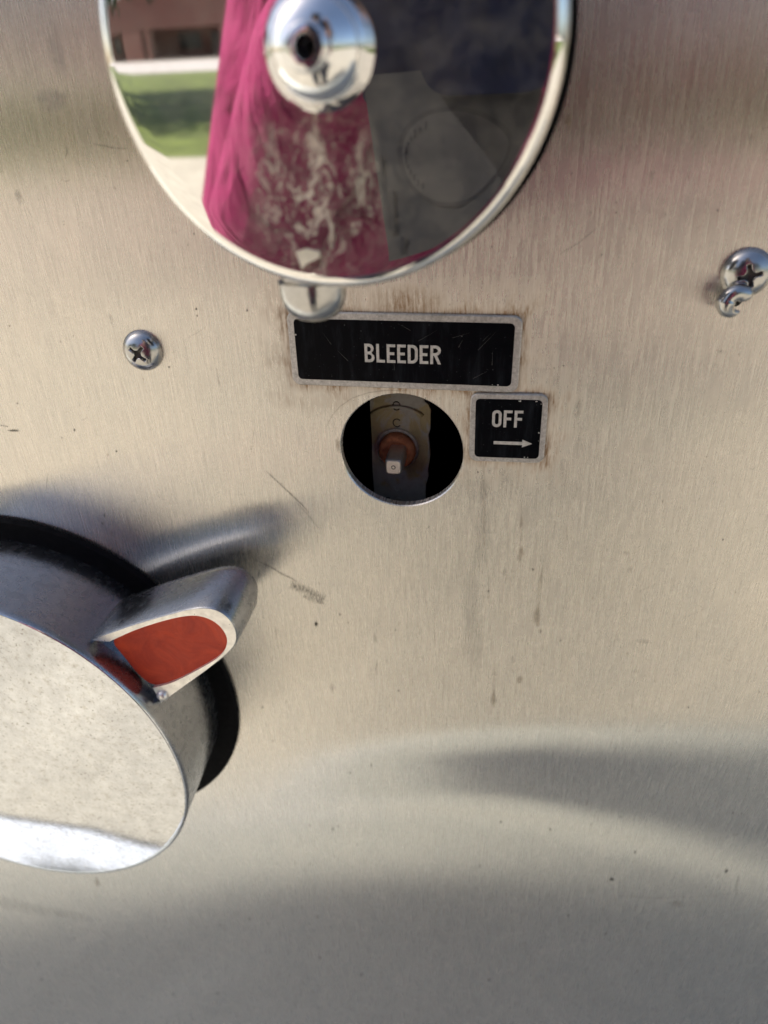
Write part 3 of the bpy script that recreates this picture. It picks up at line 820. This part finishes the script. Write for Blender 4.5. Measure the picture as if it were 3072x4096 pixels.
v, f = lathe([(0.021, -0.0002), (0.021, 0.004), (0.016, 0.006), (0.016, 0.031)], (DC.x, 0, DC.z), 64); make('stem', v, f, MAT['satin'], cap, True, None, 40)
# centre button: washer foot, dome, nipple with a bore
R0 = 0.0088; BH = DH
prof = [(R0+0.0004, BH-0.0002), (R0+0.0003, BH+0.0011)]
for k in range(0, 11):
    a = math.radians(5+62*k/10); prof.append((R0*math.cos(a), BH+0.0011+0.0078*math.sin(a)))
hb = prof[-1][1]
prof += [(0.0036, hb+0.0005), (0.0034, hb+0.0016), (0.0029, hb+0.0021), (0.0019, hb+0.0021), (0.0015, hb+0.0015), (0.0013, hb-0.003), (0.0, hb-0.003)]
v, f = lathe(prof, (DC.x-0.0003, 0, DC.z-0.0006), 96); bt = make('domed_button', v, f, MAT['chrome'], cap, True, None, 50)
v, f = lathe([(0.0012, hb-0.0029), (0.0, hb-0.0026)], (DC.x-0.0003, 0, DC.z-0.0006), 24); make('bore', v, f, MAT['ink'], bt)
# hexagonal plug on the cap's underside
nc = a59(678, 652, -0.050); NY = -0.0500
hexr = 0.0078
def hexring(r, z, cut=0.0):
    out = []
    for k in range(36):
        a = 2*math.pi*k/36+math.radians(40); seg = math.pi/3
        b = (a-math.radians(40)) % seg - seg/2
        hx = r*math.cos(seg/2)/math.cos(b)
        hx = 0.45*hx+0.55*r*0.95
        rr = min(hx, r-cut)
        out.append((nc.x+rr*math.cos(a), NY+rr*math.sin(a)*0.82, z))
    return out
zt = DC.z-math.sqrt(max(0, DR**2-(nc.x-DC.x)**2))
zb = a59(665, 695, -0.052).z
rings = [hexring(hexr*0.86, zt+0.004), hexring(hexr*0.86, zt-0.0006), hexring(hexr, zt-0.0012), hexring(hexr*0.97, zb+0.0050), hexring(hexr*0.90, zb+0.0034, 0.0003), hexring(hexr*0.80, zb+0.0020, 0.0004), hexring(hexr*0.66, zb+0.0009, 0.0004), hexring(hexr*0.5, zb+0.0003, 0.0004), hexring(hexr*0.3, zb, 0.0004)]
V, F = loft(rings); make('hex_plug', V, F, MAT['screw'], cap, True, None, 42)
# a flake of mud on the face
fl = [(638,545),(660,538),(690,545),(688,558),(662,570),(652,582),(645,562)]
V = [tuple(a59(x, y, -DH-0.0002)) for x, y in fl]+[tuple(a59(x, y, -DH-0.0005)) for x, y in fl]
n = len(fl); F = [tuple(range(n, 2*n))]+[(i, (i+1) % n, n+(i+1) % n, n+i) for i in range(n)]
make('mud_flake', V, F, MAT['mud'], cap)

# ================================================================== KNOB WITH RED INSERT
KC = Vector((-0.1521, 0, -0.1151+Z0))
kn = empty('control_knob', (KC.x, 0, KC.z), 'big round silver control knob with a red painted pointer lever', 'knob')
v, f = lathe([(0.070, -0.0002), (0.0815, -0.0002), (0.0822, 0.0010), (0.0810, 0.0022), (0.070, 0.0026)], (KC.x, 0, KC.z), 160); make('rubber_base_ring', v, f, MAT['rubber'], kn, True, None, 40)
FH = 0.0388
prof = [(0.0735, 0.0015), (0.0738, 0.0050), (0.0741, 0.012), (0.0748, 0.024), (0.0755, FH-0.0022), (0.0757, FH-0.0008), (0.0753, FH)]
v, f = lathe(prof, (KC.x, 0, KC.z), 192)
body = make('knob_body', v, f, MAT['satin'], kn, True, None, 50)
v, f = lathe([(0.0752, FH-0.001), (0.0752, FH+0.00005), (0.0747, FH+0.00035), (0.0735, FH+0.0003), (0.05, FH+0.00035), (0.02, FH+0.0004), (0, FH+0.0004)], (KC.x, 0, KC.z), 192)
make('knob_face', v, f, MAT['face'], kn, True, None, 60)
# lever: outline in the plane of its face (view pixels), extruded back towards the panel
LH = 0.0330
OUT = [(196,1381),(250,1361),(300,1344),(345,1331),(385,1320),(415,1313),(440,1311),(466,1315),(488,1327),(504,1345),(513,1366),(513,1386),(504,1402),(480,1424),(440,1455),(395,1487),(350,1520)]
def smooth_closed(pts, it=2, keep=(0, -1)):
    for _ in range(it):
        q = []
        for i in range(len(pts)-1):
            a, b = Vector(pts[i]), Vector(pts[i+1])
            q += [tuple(a.lerp(b, 0.25)), tuple(a.lerp(b, 0.75))]
        pts = [pts[0]]+q[1:-1]+[pts[-1]]
    return pts
out = smooth_closed([tuple(a59(x, y, -LH)) for x, y in OUT])
o2 = [(p[0]-KC.x, p[2]-KC.z) for p in out]
cenx = sum(p[0] for p in o2)/len(o2); cenz = sum(p[1] for p in o2)/len(o2)
# close the outline inside the knob body
dirv = Vector((cenx, cenz)).normalized()
root = [(o2[-1][0]*0.86, o2[-1][1]*0.86), (dirv.x*0.058, dirv.y*0.058), (o2[0][0]*0.86, o2[0][1]*0.86)]
full = o2+root
def scaled(pts, d):
    """offset outward by d (metres) along the outline normal, root points untouched"""
    n = len(pts); res = []
    for i, p in enumerate(pts):
        if i >= len(o2): res.append(p); continue
        a = Vector(pts[max(i-1, 0)]); b = Vector(pts[min(i+1, len(o2)-1)])
        t = (b-a).normalized(); nn = Vector((-t.y, t.x))
        if nn.dot(Vector(p)-Vector((cenx, cenz))) < 0: nn = -nn
        res.append((p[0]+nn.x*d, p[1]+nn.y*d))
    return res
def lev(pts, h): return [(KC.x+x, -h, KC.z+z) for x, z in pts]
rings = [lev(scaled(full, -0.006), 0.0062), lev(scaled(full, -0.0030), 0.0070), lev(scaled(full, -0.0009), 0.0095), lev(scaled(full, 0.0002), 0.0140), lev(scaled(full, 0.0003), 0.024), lev(scaled(full, 0.0), LH-0.0008), lev(scaled(full, -0.0004), LH-0.0001), lev(scaled(full, -0.0012), LH-0.0001), lev(scaled(full, -0.0014), LH-0.0026)]
V, F = loft(rings, True, True)
make('lever', V, F, MAT['satin'], kn, True, None, 45)
# its bright rim and the red pocket
INN = [(236,1386),(290,1361),(345,1343),(390,1332),(420,1329),(446,1334),(470,1347),(486,1366),(492,1384),(486,1406),(468,1424),(435,1443),(400,1462),(365,1478),(330,1486),(300,1465),(268,1425)]
inn3 = [tuple(a59(x, y, -LH)) for x, y in INN]
def chaikin(pts, it=2):
    for _ in range(it):
        q = []
        for i in range(len(pts)):
            a, b = Vector(pts[i]), Vector(pts[(i+1) % len(pts)])
            q += [tuple(a.lerp(b, 0.25)), tuple(a.lerp(b, 0.75))]
        pts = q
    return pts
inn = [(p[0]-KC.x, p[2]-KC.z) for p in chaikin(inn3)]
rim_out = scaled(full, -0.0005)
in_open = [(p[0]-KC.x, p[2]-KC.z) for p in smooth_closed([tuple(a59(x, y, -LH)) for x, y in INN[:15]])]
rim = rim_out[:len(o2)]+in_open[::-1]          # a U, open towards the knob
outline_mesh('lever_rim', [rim], lambda u, v, d: (KC.x+u, -LH+0.0042-d, KC.z+v), MAT['alu_edge'], kn, 0.0042)
ic = (sum(p[0] for p in inn)/len(inn), sum(p[1] for p in inn)/len(inn))
def shr(k, h): return [(KC.x+ic[0]+(x-ic[0])*k, -h, KC.z+ic[1]+(z-ic[1])*k) for x, z in inn]
rings = [shr(1.03, LH-0.0046), shr(1.03, LH-0.0014), shr(1.0, LH-0.0011), shr(0.9, LH-0.0016), shr(0.6, LH-0.0023), shr(0.25, LH-0.0024)]
V, F = loft(rings, True, True); make('red_insert', V, F, MAT['red'], kn, True, None, 60)
# bead of casting metal at the lever's lower root
bp = a59(350, 1503, -LH-0.0004)
V, F = lathe([(0.0021, -0.001), (0.0020, 0.0004), (0.0012, 0.0011), (0, 0.0013)], (bp.x, bp.y, bp.z), 14)
V = [(x+0.0005*mnoise.noise(Vector((x*600, y*600, z*600))), y+0.0004*mnoise.noise(Vector((x*500, z*500, 3))), z+0.0005*mnoise.noise(Vector((z*600, x*600, 8)))) for x, y, z in V]
make('casting_bead', V, F, MAT['alu_edge'], kn, True)

# ================================================================== PHOTOGRAPHER (mirrored in the cap)
def skin(name, pts, edges, mat, parent, sub=2):
    me = bpy.data.meshes.new(name); off = parent.matrix_basis.translation
    me.from_pydata([tuple(Vector(p[:3])-off) for p in pts], edges, [])
    o = bpy.data.objects.new('tmp', me); COL.objects.link(o)
    sk = o.modifiers.new('s', 'SKIN'); sk.use_smooth_shade = True
    for i, p in enumerate(pts):
        sv = me.skin_vertices[0].data[i]; r = p[3]; sv.radius = r if isinstance(r, tuple) else (r, r)
        sv.use_root = (i == 0)
    ss = o.modifiers.new('u', 'SUBSURF'); ss.levels = sub
    bpy.context.view_layer.update()
    m2 = bpy.data.meshes.new_from_object(o.evaluated_get(bpy.context.evaluated_depsgraph_get()))
    bpy.data.objects.remove(o)
    m2.name = name; m2.materials.clear(); m2.materials.append(mat)
    for p in m2.polygons: p.use_smooth = True
    return link(bpy.data.objects.new(name, m2), parent)
PX, PY = 0.045, -0.60
G = gz(PY)
per = empty('person', (PX, PY, G), 'person in a magenta shirt holding up a phone, mirrored in the cap', 'person')
# joints:   0 pelvis 1 waist 2 chest 3 neck 4 head base 5 head top | arms | legs
B_ = [(PX,PY,G+0.95,(0.17,0.12)),(PX,PY,G+1.08,(0.16,0.115)),(PX,PY,G+1.30,(0.18,0.12)),(PX,PY+0.01,G+1.46,0.055),(PX,PY+0.03,G+1.52,0.06),(PX,PY+0.05,G+1.60,(0.085,0.10)),(PX,PY+0.05,G+1.70,(0.07,0.08)),
      (PX-0.130,PY,G+1.40,0.055),(PX-0.262,PY+0.02,G+0.99,0.046),(PX-0.10,PY+0.24,G+1.22,0.032),(PX-0.055,PY+0.31,G+1.265,0.028),
      (PX+0.185,PY,G+1.38,0.058),(PX+0.235,PY+0.02,G+1.04,0.045),(PX+0.13,PY+0.24,G+1.23,0.032),(PX+0.085,PY+0.31,G+1.265,0.028),
      (PX-0.10,PY,G+0.86,0.09),(PX-0.11,PY+0.01,G+0.48,0.065),(PX-0.12,PY-0.02,G+0.09,0.045),(PX-0.13,PY+0.13,G+0.03,0.03),
      (PX+0.10,PY,G+0.86,0.09),(PX+0.11,PY+0.01,G+0.48,0.065),(PX+0.12,PY-0.02,G+0.09,0.045),(PX+0.13,PY+0.13,G+0.03,0.03)]
E_ = [(0,1),(1,2),(2,3),(3,4),(4,5),(5,6),(2,7),(7,8),(8,9),(9,10),(2,11),(11,12),(12,13),(13,14),(0,15),(15,16),(16,17),(17,18),(0,19),(19,20),(20,21),(21,22)]
# fingers: four round the phone's edge and a thumb, for each hand
for s, w0 in ((-1, 10), (1, 14)):
    wx, wy, wz = B_[w0][:3]
    tx = 0.0015 if s < 0 else 0.072
    for k in range(4):
        b = len(B_)
        z0 = wz+0.012+0.018*k
        B_ += [(wx+s*0.004, wy+0.03, z0, 0.010), (tx-s*-0.012*1.0, wy+0.062, z0+0.012, 0.0088), (tx+s*0.004, wy+0.085, z0+0.014, 0.0075)]
        E_ += [(w0, b), (b, b+1), (b+1, b+2)]
    b = len(B_); B_ += [(wx+s*0.01, wy+0.03, wz+0.0, 0.011), (tx+s*0.006, wy+0.055, wz+0.055, 0.0095)]; E_ += [(w0, b), (b, b+1)]
skin('body', B_, E_, MAT['skin'], per, 1)
def grow(i, d): p = B_[i]; r = p[3]; return (*p[:3], tuple(q+d for q in r) if isinstance(r, tuple) else r+d)
shp = [(PX, PY, G+0.97, (0.215, 0.15)), grow(1, 0.035), grow(2, 0.016), (PX, PY+0.01, G+1.44, 0.075), grow(7, 0.016), grow(8, 0.020), (PX-0.108, PY+0.225, G+1.21, 0.045), grow(11, 0.020), grow(12, 0.020), (PX+0.14, PY+0.225, G+1.22, 0.045), (PX, PY, G+0.78, (0.215, 0.15))]
skin('shirt', shp, [(0,1),(1,2),(2,3),(2,4),(4,5),(5,6),(2,7),(7,8),(8,9),(0,10)], MAT['shirt'], per)
trp = [(PX,PY,G+0.94,(0.165,0.12)), grow(15, 0.014), grow(16, 0.016), (PX-0.12,PY-0.02,G+0.06,0.062), grow(19, 0.014), grow(20, 0.016), (PX+0.12,PY-0.02,G+0.06,0.062)]
skin('trousers', trp, [(0,1),(1,2),(2,3),(0,4),(4,5),(5,6)], MAT['jeans'], per)
for s in (-1, 1):
    skin('shoe', [(PX+s*0.12,PY-0.05,G+0.045,0.045),(PX+s*0.125,PY+0.06,G+0.04,0.045),(PX+s*0.13,PY+0.17,G+0.03,0.032)], [(0,1),(1,2)], MAT['shoe'], per)
skin('hair', [(PX,PY+0.02,G+1.66,(0.098,0.105)),(PX,PY+0.03,G+1.735,(0.08,0.085)),(PX,PY-0.04,G+1.60,(0.085,0.06))], [(0,1),(0,2)], MAT['hair'], per)
hx, hy, hz = PX, PY+0.145, G+1.615
for s in (-1, 1):
    v, f = lathe([(0.011, -0.003), (0.010, 0.003), (0, 0.006)], (0,0,0), 14)
    make('eye', [(hx+s*0.032+x, hy-y*1.0-0.012, hz+z) for x, y, z in v], f, MAT['shoe'], per, True)
v, f = lathe([(0.016, -0.012), (0.012, 0.008), (0, 0.016)], (0,0,0), 14); make('nose', [(hx+x*0.8, hy-y, hz-0.035+z*1.2) for x, y, z in v], f, MAT['skin'], per, True)

# phone and the grey card below it
ph = empty('phone', (0.035, -0.205, 1.19), 'dark navy phone held up facing the panel, mirrored in the cap', 'phone')
def slab(x0, x1, z0, z1, y0, y1, r): 
    A = rrect((x0+x1)/2, (z0+z1)/2, x1-x0, z1-z0, r)
    return loft([[(x, y0, z) for x, z in A], [(x, y1, z) for x, z in A]])
v, f = slab(-0.0015, 0.072, Z0+0.0925, Z0+0.240, -0.2055, -0.1975, 0.010); make('phone_case', v, f, MAT['phone'], ph)
v, f = slab(-0.024, -0.0018, Z0+0.090, Z0+0.240, -0.214, -0.2085, 0.004); make('cover_flap', v, f, MAT['phone'], ph)
KS = 0.751
def cdp(x, z): return (0.0306+(x-0.0306)*KS, 0.0974+(z-0.0974)*KS)
CY = -0.2062
cdz = empty('grey_card', (0.0, CY, Z0+0.055), 'grey printed card tucked behind the phone, mirrored in the cap', 'card')
cardp = [(-0.041,0.100),(0.050,0.104),(0.056,0.022),(-0.030,0.010)]
outline_mesh('sheet', [[cdp(x, z) for x, z in cardp][::-1]], lambda u, v, d: (u, CY-0.0008+d, Z0+v), MAT['card'], cdz, 0.0007)
ov = [cdp(0.004+0.029*math.cos(a*math.pi/24)*(1+0.10*math.sin(a*math.pi/24)), 0.064+0.022*math.sin(a*math.pi/24)*(1-0.12*math.cos(a*math.pi/24))) for a in range(48)]
oi_ = [(0.0306*0+ov[k][0]+(0.0085-ov[k][0])*0.09, ov[k][1]+(0.0723-ov[k][1])*0.09) for k in range(48)]
outline_mesh('oval_border', [ov, oi_[::-1]], lambda u, v, d: (u, CY-0.00008+d, Z0+v), MAT['card_ink'], cdz, 0.0001)
outline_mesh('oval_print', [oi_], lambda u, v, d: (u, CY-0.00008+d, Z0+v), MAT['card2'], cdz, 0.00012)
for (a, b, c_, d_) in [(-0.030,0.050,-0.0275,0.030),(-0.034,0.066,-0.033,0.058),(-0.024,0.028,-0.0222,0.0165)]:
    p, q = cdp(a, b), cdp(c_, d_)
    v, f = box(min(p[0],q[0])-0.0004, max(p[0],q[0]), CY-0.0001, CY+0.00015, Z0+q[1], Z0+p[1]); make('print_line', v, f, MAT['card_ink'], cdz)
for k in range(13):
    a = math.radians(120+9*k)
    u0 = 0.0085+0.0165*math.cos(a)*(1+0.1*math.sin(a)); w0 = 0.0723+0.0125*math.sin(a)
    da = 0.0011; rt = random.Random(k); L = rt.uniform(0.0006, 0.0016)
    v = [(u0-da*0.4, CY+0.00008, Z0+w0-L), (u0+da*0.4, CY+0.00008, Z0+w0-L*0.7), (u0+da*0.4, CY+0.00008, Z0+w0+L), (u0-da*0.4, CY+0.00008, Z0+w0+L*0.8)]
    make('print_mark', v, [(0, 1, 2, 3)], MAT['card_ink'], cdz)
